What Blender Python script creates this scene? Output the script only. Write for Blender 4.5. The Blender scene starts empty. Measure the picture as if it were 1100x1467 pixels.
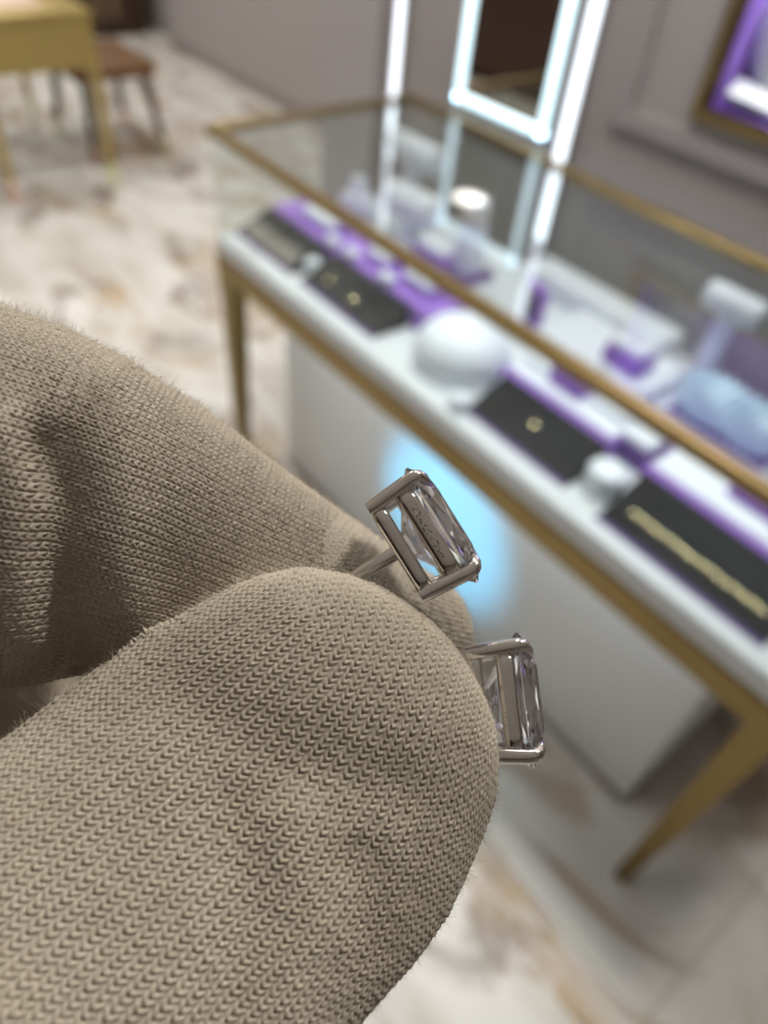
import bpy, bmesh, math, random
import numpy as np
from mathutils import Vector, Matrix
random.seed(7); rng = np.random.default_rng(7)
SC = bpy.context.scene
COL = SC.collection
PI = math.pi

# ------------------------------------------------------------------ camera frame
F = 1020.0; PX, PY = 550.0, 733.5
CAM = np.array([0.0, -0.7821, 1.55])
def _frame():
    def cr(x, y): return np.array([(x-PX)/F, -(y-PY)/F, -1.0])
    d = cr(430.0, 1730.0); d /= np.linalg.norm(d); up = -d
    fw = np.array([0, 0, -1.0]); yw = fw-up*fw.dot(up); yw /= np.linalg.norm(yw); xw = np.cross(yw, up)
    a = math.radians(-46.8)
    return np.stack([math.cos(a)*xw+math.sin(a)*yw, -math.sin(a)*xw+math.cos(a)*yw, up])
ROT = _frame()
CM = Matrix([[*ROT[0], CAM[0]], [*ROT[1], CAM[1]], [*ROT[2], CAM[2]], [0, 0, 0, 1]])
def near(x, y, D):
    """a point (mm, in the photographer's frame) seen at x,y and D millimetres away"""
    return np.array([(x-PX)/F*D, -(y-PY)/F*D, -D])

cd = bpy.data.cameras.new('camera'); cam = bpy.data.objects.new('camera', cd); COL.objects.link(cam)
cam.matrix_world = CM
cd.sensor_fit = 'HORIZONTAL'; cd.sensor_width = 36.0; cd.lens = 36.0*F/1100.0
cd.clip_start = 0.002; cd.clip_end = 60
cd.dof.use_dof = True; cd.dof.focus_distance = 0.048; cd.dof.aperture_fstop = 29.0
SC.camera = cam
SC.view_settings.view_transform = 'Standard'; SC.view_settings.look = 'None'
SC.view_settings.gamma = 1.0; SC.view_settings.use_curve_mapping = False
SC.view_settings.exposure = 0.17
SC.cycles.use_denoising = True
SC.cycles.max_bounces = 14; SC.cycles.transmission_bounces = 12; SC.cycles.transparent_max_bounces = 24
SC.cycles.glossy_bounces = 8; SC.cycles.diffuse_bounces = 5
SC.cycles.caustics_refractive = True; SC.cycles.caustics_reflective = False
SC.cycles.sample_clamp_indirect = 6.0

# ------------------------------------------------------------------ materials
def mat(name, col, rough=0.5, metal=0.0, emit=None, strength=0.0, noise=0.0, nscale=30.0, bump=0.0, bscale=200.0, sheen=0.0, spec=0.5):
    m = bpy.data.materials.new(name); m.use_nodes = True
    nt = m.node_tree; b = nt.nodes['Principled BSDF']
    b.inputs['Base Color'].default_value = (*col, 1); b.inputs['Roughness'].default_value = rough
    b.inputs['Metallic'].default_value = metal; b.inputs['Specular IOR Level'].default_value = spec
    if sheen: b.inputs['Sheen Weight'].default_value = sheen; b.inputs['Sheen Roughness'].default_value = 0.4
    if emit: b.inputs['Emission Color'].default_value = (*emit, 1); b.inputs['Emission Strength'].default_value = strength
    tc = nt.nodes.new('ShaderNodeTexCoord')
    if noise:
        n = nt.nodes.new('ShaderNodeTexNoise'); n.inputs['Scale'].default_value = nscale; n.inputs['Detail'].default_value = 4
        nt.links.new(tc.outputs['Object'], n.inputs['Vector'])
        mx = nt.nodes.new('ShaderNodeMix'); mx.data_type = 'RGBA'
        mx.inputs['A'].default_value = (*[c*(1-noise) for c in col], 1); mx.inputs['B'].default_value = (*[min(1, c*(1+noise)) for c in col], 1)
        nt.links.new(n.outputs['Fac'], mx.inputs['Factor']); nt.links.new(mx.outputs['Result'], b.inputs['Base Color'])
    if bump:
        n = nt.nodes.new('ShaderNodeTexNoise'); n.inputs['Scale'].default_value = bscale; n.inputs['Detail'].default_value = 3
        nt.links.new(tc.outputs['Object'], n.inputs['Vector'])
        bp = nt.nodes.new('ShaderNodeBump'); bp.inputs['Strength'].default_value = bump; bp.inputs['Distance'].default_value = 0.002
        nt.links.new(n.outputs['Fac'], bp.inputs['Height']); nt.links.new(bp.outputs['Normal'], b.inputs['Normal'])
    return m
M = {}
M['gold'] = mat('brushed_gold', (0.27, 0.19, 0.078), 0.38, 1.0, noise=0.12, nscale=8)
M['desk_gold'] = mat('desk_gold_paint', (0.43, 0.32, 0.11), 0.42, 0.45, noise=0.08, nscale=6)
M['glint_tip'] = mat('pink_glint_metal', (0.95, 0.62, 0.5), 0.12, 1.0, noise=0.05)  # pink glint of light put into the leg tip colour
M['glint_tip_pale'] = mat('pale_green_glint_metal', (0.75, 0.8, 0.5), 0.12, 1.0, noise=0.05)  # pale green glint put into the leg tip colour
M['white'] = mat('white_lacquer', (0.73, 0.765, 0.80), 0.35, noise=0.02)
M['body'] = mat('satin_white_panel', (0.80, 0.82, 0.83), 0.45, noise=0.015)
M['leather'] = mat('white_leatherette', (0.79, 0.83, 0.90), 0.5, noise=0.03, nscale=40, bump=0.15, bscale=300)
M['ruched'] = mat('pale_blue_satin', (0.64, 0.84, 0.96), 0.35, noise=0.05, nscale=60)
M['purple'] = mat('purple_suede', (0.30, 0.145, 0.58), 0.6, noise=0.08, nscale=60, sheen=0.2)
M['purple_dark'] = mat('deep_purple_suede', (0.13, 0.06, 0.27), 0.65, noise=0.08, nscale=60)
M['black'] = mat('black_velvet', (0.014, 0.017, 0.020), 0.85, noise=0.1, nscale=60, spec=0.2)
M['grey'] = mat('grey_velvet', (0.21, 0.19, 0.17), 0.8, noise=0.1, nscale=60)
M['wall'] = mat('taupe_wall_paint', (0.325, 0.292, 0.283), 0.7, noise=0.03, nscale=3)
M['wall_light'] = mat('grey_wall_paint', (0.39, 0.36, 0.365), 0.7, noise=0.03, nscale=3)
M['molding'] = mat('molding_paint', (0.30, 0.27, 0.265), 0.6, noise=0.03, nscale=3)
M['ceil'] = mat('ceiling_paint', (0.78, 0.77, 0.75), 0.8, noise=0.02)
M['darkwood'] = mat('dark_brown_wood', (0.055, 0.028, 0.018), 0.4, noise=0.3, nscale=12)
M['tan'] = mat('tan_wood', (0.20, 0.13, 0.07), 0.5, noise=0.15, nscale=12)
M['brownseat'] = mat('brown_leather', (0.17, 0.085, 0.035), 0.5, noise=0.15, nscale=20)
M['darkleg'] = mat('dark_stained_leg', (0.07, 0.045, 0.032), 0.4, noise=0.2, nscale=30)
M['peach'] = mat('peach_blotter', (0.75, 0.56, 0.46), 0.6, noise=0.08, nscale=10)
M['cream'] = mat('cream_pad', (0.82, 0.76, 0.60), 0.6, noise=0.04)
M['jewel_gold'] = mat('polished_yellow_gold', (0.93, 0.80, 0.48), 0.14, 1.0, noise=0.03)
M['silver'] = mat('polished_white_gold', (0.80, 0.765, 0.73), 0.10, 1.0, noise=0.02, nscale=900)
M['scratch'] = mat('engraved_marks', (0.09, 0.085, 0.08), 0.5, 0.8, noise=0.1)
M['led'] = mat('led_diffuser', (0.9, 0.95, 1), 0.4, emit=(0.60, 0.86, 0.96), strength=1.7, noise=0.01)
M['led_wall'] = mat('wall_led_diffuser', (0.9, 0.95, 1), 0.4, emit=(0.82, 0.90, 1.0), strength=1.8, noise=0.01)
M['led_case_added'] = mat('added_case_diffuser', (0.9, 0.95, 1), 0.4, emit=(0.84, 0.93, 1.0), strength=11.0, noise=0.01)
M['led_under_added'] = mat('added_under_rail_diffuser', (0.9, 0.95, 1), 0.4, emit=(0.80, 0.92, 1.0), strength=7.0, noise=0.01)
M['purple_niche'] = mat('bright_purple_suede', (0.36, 0.21, 0.66), 0.6, noise=0.06, nscale=60)
M['led_niche'] = mat('niche_led_diffuser', (0.9, 0.95, 1), 0.4, emit=(0.90, 0.94, 1.0), strength=80.0, noise=0.01)
M['lamp'] = mat('ceiling_lamp_diffuser', (0.95, 0.95, 0.9), 0.4, emit=(1.0, 0.975, 0.915), strength=112.0, noise=0.01)
M['spot'] = mat('added_spot_lens', (0.9, 0.95, 1), 0.3, emit=(0.6, 0.85, 1.0), strength=5.0, noise=0.01)
M['black_metal'] = mat('black_metal', (0.02, 0.02, 0.02), 0.4, 0.7, noise=0.1)
M['sleeve'] = mat('black_cloth_sleeve', (0.02, 0.02, 0.024), 0.8, noise=0.15, nscale=80)
M['mirror'] = mat('mirror_silvering', (0.62, 0.60, 0.57), 0.02, 1.0, noise=0.005)

def glass_mat(name='clear_pane', ior=1.85):
    m = bpy.data.materials.new(name); m.use_nodes = True; nt = m.node_tree; nt.nodes.clear()
    o = nt.nodes.new('ShaderNodeOutputMaterial'); mx = nt.nodes.new('ShaderNodeMixShader')
    t = nt.nodes.new('ShaderNodeBsdfTransparent'); t.inputs['Color'].default_value = (0.965, 0.985, 0.98, 1)
    g = nt.nodes.new('ShaderNodeBsdfGlossy'); g.inputs['Roughness'].default_value = 0.015
    fr = nt.nodes.new('ShaderNodeFresnel'); ge = nt.nodes.new('ShaderNodeNewGeometry'); io = nt.nodes.new('ShaderNodeMix'); io.data_type = 'FLOAT'
    io.inputs['A'].default_value = ior; io.inputs['B'].default_value = 1/ior   # a thin pane: both faces reflect alike
    nt.links.new(ge.outputs['Backfacing'], io.inputs['Factor']); nt.links.new(io.outputs['Result'], fr.inputs['IOR'])
    nt.links.new(fr.outputs['Fac'], mx.inputs['Fac']); nt.links.new(t.outputs[0], mx.inputs[1]); nt.links.new(g.outputs[0], mx.inputs[2])
    nt.links.new(mx.outputs[0], o.inputs['Surface']); return m
M['glass'] = glass_mat()
M['glass_coated'] = glass_mat('coated_pane', 1.32)
def diamond_mat():
    m = bpy.data.materials.new('brilliant_stone'); m.use_nodes = True; nt = m.node_tree; nt.nodes.clear()
    o = nt.nodes.new('ShaderNodeOutputMaterial'); g = nt.nodes.new('ShaderNodeBsdfGlass')
    g.inputs['IOR'].default_value = 2.05; g.inputs['Roughness'].default_value = 0.0; g.inputs['Color'].default_value = (0.985, 0.985, 1.0, 1)
    nt.links.new(g.outputs[0], o.inputs['Surface']); return m
M['diamond'] = diamond_mat()

def marble_mat():
    m = bpy.data.materials.new('veined_marble_tiles'); m.use_nodes = True; nt = m.node_tree; N = nt.nodes; Lk = nt.links
    b = N['Principled BSDF']; b.inputs['Roughness'].default_value = 0.38
    tc = N.new('ShaderNodeTexCoord')
    # big warped veins
    n1 = N.new('ShaderNodeTexNoise'); n1.inputs['Scale'].default_value = 1.5; n1.inputs['Detail'].default_value = 5; n1.inputs['Roughness'].default_value = 0.55; n1.inputs['Distortion'].default_value = 0.9
    mp = N.new('ShaderNodeMapping'); mp.inputs['Rotation'].default_value = (0, 0, 0.9); mp.inputs['Scale'].default_value = (1.0, 2.3, 1); mp.inputs['Location'].default_value = (0.35, 0.2, 0)
    Lk.new(tc.outputs['Object'], mp.inputs['Vector']); Lk.new(mp.outputs[0], n1.inputs['Vector'])
    ab = N.new('ShaderNodeMath'); ab.operation = 'SUBTRACT'; ab.inputs[1].default_value = 0.5; Lk.new(n1.outputs['Fac'], ab.inputs[0])
    a2 = N.new('ShaderNodeMath'); a2.operation = 'ABSOLUTE'; Lk.new(ab.outputs[0], a2.inputs[0])
    r1 = N.new('ShaderNodeValToRGB'); r1.color_ramp.elements[0].position = 0.0; r1.color_ramp.elements[0].color = (1, 1, 1, 1)
    r1.color_ramp.elements[1].position = 0.07; r1.color_ramp.elements[1].color = (0, 0, 0, 1); Lk.new(a2.outputs[0], r1.inputs['Fac'])
    # where the veins are strong
    n2 = N.new('ShaderNodeTexNoise'); n2.inputs['Scale'].default_value = 1.7; n2.inputs['Detail'].default_value = 2; Lk.new(tc.outputs['Object'], n2.inputs['Vector'])
    r2 = N.new('ShaderNodeValToRGB'); r2.color_ramp.elements[0].position = 0.38; r2.color_ramp.elements[1].position = 0.58; Lk.new(n2.outputs['Fac'], r2.inputs['Fac'])
    mu = N.new('ShaderNodeMath'); mu.operation = 'MULTIPLY'; Lk.new(r1.outputs[0], mu.inputs[0]); Lk.new(r2.outputs[0], mu.inputs[1])
    n3 = N.new('ShaderNodeTexNoise'); n3.inputs['Scale'].default_value = 3.0; n3.inputs['Detail'].default_value = 2; Lk.new(tc.outputs['Object'], n3.inputs['Vector'])
    vc = N.new('ShaderNodeValToRGB'); vc.color_ramp.elements[0].position = 0.42; vc.color_ramp.elements[0].color = (0.24, 0.19, 0.155, 1)
    vc.color_ramp.elements[1].position = 0.6; vc.color_ramp.elements[1].color = (0.50, 0.35, 0.19, 1); Lk.new(n3.outputs['Fac'], vc.inputs['Fac'])
    base = N.new('ShaderNodeMix'); base.data_type = 'RGBA'; base.inputs['A'].default_value = (0.79, 0.775, 0.735, 1)
    Lk.new(mu.outputs[0], base.inputs['Factor']); Lk.new(vc.outputs[0], base.inputs['B'])
    # soft clouding
    n4 = N.new('ShaderNodeTexNoise'); n4.inputs['Scale'].default_value = 2.6; n4.inputs['Detail'].default_value = 4; Lk.new(mp.outputs[0], n4.inputs['Vector'])
    r4 = N.new('ShaderNodeValToRGB'); r4.color_ramp.elements[0].position = 0.35; r4.color_ramp.elements[0].color = (0.80, 0.77, 0.73, 1); r4.color_ramp.elements[1].position = 0.56; r4.color_ramp.elements[1].color = (1, 1, 1, 1)
    Lk.new(n4.outputs['Fac'], r4.inputs['Fac'])
    m4 = N.new('ShaderNodeMix'); m4.data_type = 'RGBA'; m4.blend_type = 'MULTIPLY'; m4.inputs['Factor'].default_value = 1.0
    Lk.new(base.outputs['Result'], m4.inputs['A']); Lk.new(r4.outputs[0], m4.inputs['B'])
    # tile joints (1.2 x 0.6 m tiles lined up with the room)
    br = N.new('ShaderNodeTexBrick'); br.offset = 0.0; br.inputs['Scale'].default_value = 1.0; br.inputs['Mortar Size'].default_value = 0.0022
    br.inputs['Mortar Smooth'].default_value = 0.1; br.inputs['Brick Width'].default_value = 0.8; br.inputs['Row Height'].default_value = 0.8
    mp2 = N.new('ShaderNodeMapping'); mp2.inputs['Location'].default_value = (0.613, 0.16, 0); Lk.new(tc.outputs['Object'], mp2.inputs['Vector']); Lk.new(mp2.outputs[0], br.inputs['Vector'])
    mj = N.new('ShaderNodeMix'); mj.data_type = 'RGBA'; mj.inputs['B'].default_value = (0.42, 0.39, 0.35, 1)
    Lk.new(br.outputs['Fac'], mj.inputs['Factor']); Lk.new(m4.outputs['Result'], mj.inputs['A'])
    Lk.new(mj.outputs['Result'], b.inputs['Base Color']); return m
M['marble'] = marble_mat()

def knit_mat(name='knit_cotton'):
    m = bpy.data.materials.new(name); m.use_nodes = True; nt = m.node_tree; N = nt.nodes; Lk = nt.links
    b = N['Principled BSDF']; b.inputs['Roughness'].default_value = 0.95; b.inputs['Specular IOR Level'].default_value = 0.1
    b.inputs['Sheen Weight'].default_value = 0.35; b.inputs['Sheen Roughness'].default_value = 0.45; b.inputs['Sheen Tint'].default_value = (0.95, 0.9, 0.8, 1)
    tc = N.new('ShaderNodeTexCoord')
    n = N.new('ShaderNodeTexNoise'); n.inputs['Scale'].default_value = 5200; n.inputs['Detail'].default_value = 3
    n2 = N.new('ShaderNodeTexNoise'); n2.inputs['Scale'].default_value = 260; n2.inputs['Detail'].default_value = 3
    for q in (n, n2): Lk.new(tc.outputs['Object'], q.inputs['Vector'])
    r = N.new('ShaderNodeValToRGB'); r.color_ramp.elements[0].position = 0.3; r.color_ramp.elements[0].color = (0.45, 0.395, 0.315, 1)
    r.color_ramp.elements[1].position = 0.7; r.color_ramp.elements[1].color = (0.58, 0.515, 0.42, 1); Lk.new(n.outputs['Fac'], r.inputs['Fac'])
    r2 = N.new('ShaderNodeValToRGB'); r2.color_ramp.elements[0].position = 0.3; r2.color_ramp.elements[0].color = (0.9, 0.89, 0.87, 1)
    r2.color_ramp.elements[1].position = 0.7; r2.color_ramp.elements[1].color = (1, 1, 1, 1); Lk.new(n2.outputs['Fac'], r2.inputs['Fac'])
    mx = N.new('ShaderNodeMix'); mx.data_type = 'RGBA'; mx.blend_type = 'MULTIPLY'; mx.inputs['Factor'].default_value = 1
    Lk.new(r.outputs[0], mx.inputs['A']); Lk.new(r2.outputs[0], mx.inputs['B']); Lk.new(mx.outputs['Result'], b.inputs['Base Color'])
    bp = N.new('ShaderNodeBump'); bp.inputs['Strength'].default_value = 0.35; bp.inputs['Distance'].default_value = 0.00005
    Lk.new(n.outputs['Fac'], bp.inputs['Height']); Lk.new(bp.outputs['Normal'], b.inputs['Normal'])
    return m
M['knit'] = knit_mat()
M['fuzz'] = mat('cotton_fibre', (0.56, 0.50, 0.41), 0.9, noise=0.05, sheen=0.3)

# ------------------------------------------------------------------ mesh helpers
class MB:
    def __init__(s): s.v = []; s.f = []; s.smooth = []
    def add(s, vs, fs, smooth=False):
        o = len(s.v); s.v += [tuple(map(float, p)) for p in vs]; s.f += [tuple(o+i for i in f) for f in fs]; s.smooth += [smooth]*len(fs); return s
    def box(s, x0, x1, y0, y1, z0, z1):
        vs = [(x, y, z) for z in (z0, z1) for y in (y0, y1) for x in (x0, x1)]
        return s.add(vs, [(0, 2, 3, 1), (4, 5, 7, 6), (0, 1, 5, 4), (2, 6, 7, 3), (0, 4, 6, 2), (1, 3, 7, 5)])
    def rbox(s, x0, x1, y0, y1, z0, z1, r=0.004, seg=3):
        bm = bmesh.new(); bmesh.ops.create_cube(bm, size=1)
        for q in bm.verts: q.co = Vector(((x0+x1)/2+q.co.x*(x1-x0), (y0+y1)/2+q.co.y*(y1-y0), (z0+z1)/2+q.co.z*(z1-z0)))
        bmesh.ops.bevel(bm, geom=bm.edges[:], offset=min(r, .49*min(x1-x0, y1-y0, z1-z0)), segments=seg, profile=.5, affect='EDGES')
        bm.verts.index_update(); s.add([q.co for q in bm.verts], [[q.index for q in f.verts] for f in bm.faces], True); bm.free(); return s
    def frustum(s, cx, cy, z0, z1, a0, b0, a1, b1, dx=0, dy=0):
        vs = [(cx+sx*a0, cy+sy*b0, z0) for sx, sy in ((-1, -1), (1, -1), (1, 1), (-1, 1))]+[(cx+dx+sx*a1, cy+dy+sy*b1, z1) for sx, sy in ((-1, -1), (1, -1), (1, 1), (-1, 1))]
        return s.add(vs, [(3, 2, 1, 0), (4, 5, 6, 7)]+[(i, (i+1) % 4, 4+(i+1) % 4, 4+i) for i in range(4)])
    def prism(s, poly, z0, z1, bevel=0.0):
        n = len(poly); c = np.mean(poly, axis=0)
        rings = [(z0, 1.0)]
        if bevel: rings += [(z1-bevel, 1.0), (z1, None)]
        else: rings += [(z1, 1.0)]
        vs = []
        for z, k in rings:
            for p in poly:
                q = np.array(p, float)
                if k is None: q = q+(c-q)/np.linalg.norm(c-q)*bevel
                vs.append((q[0], q[1], z))
        fs = [tuple(reversed(range(n))), tuple(range((len(rings)-1)*n, len(rings)*n))]
        for k in range(len(rings)-1): fs += [(k*n+i, k*n+(i+1) % n, (k+1)*n+(i+1) % n, (k+1)*n+i) for i in range(n)]
        return s.add(vs, fs)
    def yzprism(s, poly, x0, x1):
        n = len(poly); vs = [(x0, y, z) for y, z in poly]+[(x1, y, z) for y, z in poly]
        return s.add(vs, [tuple(range(n)), tuple(reversed(range(n, 2*n)))]+[(i, n+i, n+(i+1) % n, (i+1) % n) for i in range(n)])
    def lathe(s, prof, c=(0, 0, 0), n=40, sx=1, sy=1):
        vs = []; fs = []
        for r, z in prof:
            for k in range(n): a = 2*PI*k/n; vs.append((c[0]+sx*r*math.cos(a), c[1]+sy*r*math.sin(a), c[2]+z))
        for j in range(len(prof)-1): fs += [(j*n+k, j*n+(k+1) % n, (j+1)*n+(k+1) % n, (j+1)*n+k) for k in range(n)]
        fs += [tuple(reversed(range(n))), tuple(range((len(prof)-1)*n, len(prof)*n))]
        return s.add(vs, fs, True)
    def tube(s, pts, rad, n=12, cap=True, flat=1.0):
        pts = [np.array(p, float) for p in pts]; m = len(pts)
        if not hasattr(rad, '__len__'): rad = [rad]*m
        ref = None; vs = []; fs = []
        for i, p in enumerate(pts):
            t = pts[min(i+1, m-1)]-pts[max(i-1, 0)]; t /= np.linalg.norm(t)
            if ref is None:
                ref = np.array([0, 0, 1.0]) if abs(t[2]) < .9 else np.array([1.0, 0, 0])
            a = ref-t*ref.dot(t); a /= np.linalg.norm(a); b = np.cross(t, a); ref = a
            for k in range(n): g = 2*PI*k/n; vs.append(p+rad[i]*(math.cos(g)*a*flat+math.sin(g)*b))
        for j in range(m-1): fs += [(j*n+k, j*n+(k+1) % n, (j+1)*n+(k+1) % n, (j+1)*n+k) for k in range(n)]
        if cap: fs += [tuple(reversed(range(n))), tuple(range((m-1)*n, m*n))]
        return s.add(vs, fs, True)
    def torus(s, c, R, r, axis='z', n=32, k=10, arc=1.0):
        pts = []
        for i in range(n+1):
            a = 2*PI*arc*i/n; x, y = R*math.cos(a), R*math.sin(a)
            pts.append({'z': (c[0]+x, c[1]+y, c[2]), 'y': (c[0]+x, c[1], c[2]+y), 'x': (c[0], c[1]+x, c[2]+y)}[axis])
        if arc < 1: return s.tube(pts, r, k)
        vs = []; fs = []
        for i in range(n):
            a = 2*PI*i/n
            for j in range(k):
                g = 2*PI*j/k; q = R+r*math.cos(g); x, y, z = q*math.cos(a), q*math.sin(a), r*math.sin(g)
                vs.append({'z': (c[0]+x, c[1]+y, c[2]+z), 'y': (c[0]+x, c[1]+z, c[2]+y), 'x': (c[0]+z, c[1]+x, c[2]+y)}[axis])
        fs = [(i*k+j, ((i+1) % n)*k+j, ((i+1) % n)*k+(j+1) % k, i*k+(j+1) % k) for i in range(n) for j in range(k)]
        return s.add(vs, fs, True)
    def ball(s, c, r, n=16, m=10, sc=(1, 1, 1)):
        vs = []; fs = []
        for i in range(m+1):
            t = PI*i/m
            for k in range(n): a = 2*PI*k/n; vs.append((c[0]+sc[0]*r*math.sin(t)*math.cos(a), c[1]+sc[1]*r*math.sin(t)*math.sin(a), c[2]-sc[2]*r*math.cos(t)))
        fs = [(i*n+k, i*n+(k+1) % n, (i+1)*n+(k+1) % n, (i+1)*n+k) for i in range(m) for k in range(n)]
        s.add(vs, fs, True); return s
    def build(s, name, m, parent=None):
        me = bpy.data.meshes.new(name); me.from_pydata(s.v, [], s.f)
        bm = bmesh.new(); bm.from_mesh(me); bmesh.ops.remove_doubles(bm, verts=bm.verts[:], dist=1e-6)
        bmesh.ops.recalc_face_normals(bm, faces=bm.faces[:]); bm.to_mesh(me); bm.free()
        if any(s.smooth):
            me.polygons.foreach_set('use_smooth', [True]*len(me.polygons))
            me.set_sharp_from_angle(angle=math.radians(42))
        me.materials.append(M[m] if isinstance(m, str) else m)
        o = bpy.data.objects.new(name, me); COL.objects.link(o)
        if parent: o.parent = parent
        return o
def thing(name, label, cat, loc=(0, 0, 0), rz=0.0, group=None):
    o = bpy.data.objects.new(name, None); COL.objects.link(o); o.location = loc; o.rotation_euler = (0, 0, rz); o.empty_display_size = 0.02
    return tag(o, label, cat, group)
def tag(o, label, cat, group=None, kind=None):
    o['label'] = label; o['category'] = cat
    if group: o['group'] = group
    if kind: o['kind'] = kind
    return o
def struct(name, mb, m, label=None):
    o = mb.build(name, m); o['kind'] = 'structure'
    if label: o['label'] = label
    return o

# ------------------------------------------------------------------ the setting
WB, WF, WL, WR, WY, CH = 0.67, -3.4, -9.6, 2.4, 2.0, 2.8
EX = -2.03
struct('floor', MB().box(WL-.1, WR+.1, WF-.1, WY+.2, -0.05, 0), 'marble', 'white marble tile floor with brown and gold veins')
struct('ceiling', MB().box(WL-.1, WR+.1, WF-.1, WY+.2, CH, CH+.05), 'ceil', 'white ceiling')
NX0, NX1, NZ0, NZ1 = -0.785, -0.24, 1.165, 1.75
w = MB().box(EX, NX0, WB, WB+.2, 0, CH).box(NX1, WR, WB, WB+.2, 0, CH).box(NX0, NX1, WB, WB+.2, 0, NZ0).box(NX0, NX1, WB, WB+.2, NZ1, CH)
struct('wall_back', w, 'wall', 'taupe wall behind the glass case')
struct('wall_side', MB().box(EX, EX+.1, WB+.2, WY, 0, CH), 'wall')
struct('wall_far', MB().box(-5.95, EX+.1, WY, WY+.1, 0, CH), 'wall_light', 'grey far wall behind the stool and desk')
struct('wall_left', MB().box(WL-.1, WL, WF-.1, WY+.1, 0, CH), 'wall')
struct('wall_right', MB().box(WR, WR+.1, WF-.1, WB+.2, 0, CH), 'wall')
struct('wall_front', MB().box(WL-.1, WR+.1, WF-.1, WF, 0, CH), 'darkwood')
struct('wall_corner', MB().box(WL-.1, -5.95, WY+.1, WY+.2, 0, CH), 'wall')
struct('baseboard_far', MB().box(-5.95, EX, WY-.015, WY, 0, .08), 'molding')
struct('baseboard_back', MB().box(EX, WR, WB-.012, WB, 0, .08), 'molding')
# flat panel mouldings on the back wall
def panel_frame(x0, x1, z0, z1, t=.035, d=.008):
    return MB().box(x0, x1, WB-d, WB, z0, z0+t).box(x0, x1, WB-d, WB, z1-t, z1).box(x0, x0+t, WB-d, WB, z0+t, z1-t).box(x1-t, x1, WB-d, WB, z0+t, z1-t)
struct('trim_1', panel_frame(-0.98, -0.05, 1.085, 1.95), 'molding', 'raised wall moulding around the purple niche')
struct('trim_2', MB().box(EX, -1.78, WB-.02, WB, 0, CH), 'wall_light', 'pale vertical pilaster at the wall corner')
struct('trim_3', MB().box(NX0-.02, NX0, WB-.012, WB+.02, NZ0-.02, NZ1+.02).box(NX1, NX1+.02, WB-.012, WB+.02, NZ0-.02, NZ1+.02).box(NX0, NX1, WB-.012, WB+.02, NZ0-.02, NZ0).box(NX0, NX1, WB-.012, WB+.02, NZ1, NZ1+.02), 'gold', 'gold edging of the wall niche')

nic = thing('wall_niche', 'purple lined display niche in the taupe wall above the case', 'niche', (-.51, WB+.02, NZ0))
def shift(mb, o): 
    mb.v = [(a-o[0], b-o[1], c-o[2]) for a, b, c in mb.v]; return mb
no = (-.51, WB+.02, NZ0)
shift(MB().box(NX0, NX1, WB+.155, WB+.165, NZ0, NZ1), no).build('back_panel', 'purple_niche', nic)
shift(MB().box(NX0, NX1, WB+.02, WB+.165, NZ0-.006, NZ0+.002), no).build('shelf', 'purple_niche', nic)
shift(MB().box(NX0-.003, NX0+.003, WB+.02, WB+.165, NZ0, NZ1), no).build('side_lining', 'purple_niche', nic)
shift(MB().box(NX1-.003, NX1+.003, WB+.02, WB+.165, NZ0, NZ1), no).build('side_lining', 'purple_niche', nic)
shift(MB().box(NX0+.03, NX1-.03, WB+.06, WB+.075, NZ1-.006, NZ1), no).build('light_strip', 'led_niche', nic)

def bust(name, label, x, y, z, h, wd, group, m='leather', rz=0.0):
    """a necklace bust: shoulders, neck and a small foot"""
    t = thing(name, label, 'jewelry display', (x, y, z), rz, group)
    MB().lathe([(wd*.34, 0), (wd*.36, h*.04), (wd*.30, h*.07)], n=32, sy=.7).build('foot', m, t)
    prof = [(wd*.26, h*.05), (wd*.36, h*.16), (wd*.46, h*.32), (wd*.5, h*.46), (wd*.44, h*.60), (wd*.29, h*.72), (wd*.2, h*.82), (wd*.185, h*.93), (wd*.17, h*.985), (wd*.1, h)]
    MB().lathe(prof, n=36, sy=.55).build('torso', m, t)
    return t
bust('necklace_bust', 'white necklace bust standing inside the purple wall niche', -.71, WB+.10, NZ0+.012, .27, .17, 'necklace busts')
t = thing('necklace_tray', 'white tilted necklace tray with cream pad in the purple niche', 'jewelry display', (-.675, WB+.045, NZ0+.0125), .12)
MB().add([(-.09, -.022, .022), (.09, -.022, 0), (.09, .022, .012), (-.09, .022, .04), (-.09, -.017, .010), (.09, -.017, -.010), (.09, .027, .002), (-.09, .027, .028)],
         [(0, 1, 2, 3), (7, 6, 5, 4), (0, 4, 5, 1), (1, 5, 6, 2), (2, 6, 7, 3), (3, 7, 4, 0)]).build('board', 'white', t)
MB().add([(-.07, -.014, .0215), (.07, -.014, .0045), (.07, .014, .0125), (-.07, .014, .0335), (-.07, -.014, .0185), (.07, -.014, .0015), (.07, .014, .0095), (-.07, .014, .0305)],
         [(0, 1, 2, 3), (7, 6, 5, 4), (0, 4, 5, 1), (1, 5, 6, 2), (2, 6, 7, 3), (3, 7, 4, 0)]).build('pad', 'cream', t)

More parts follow.
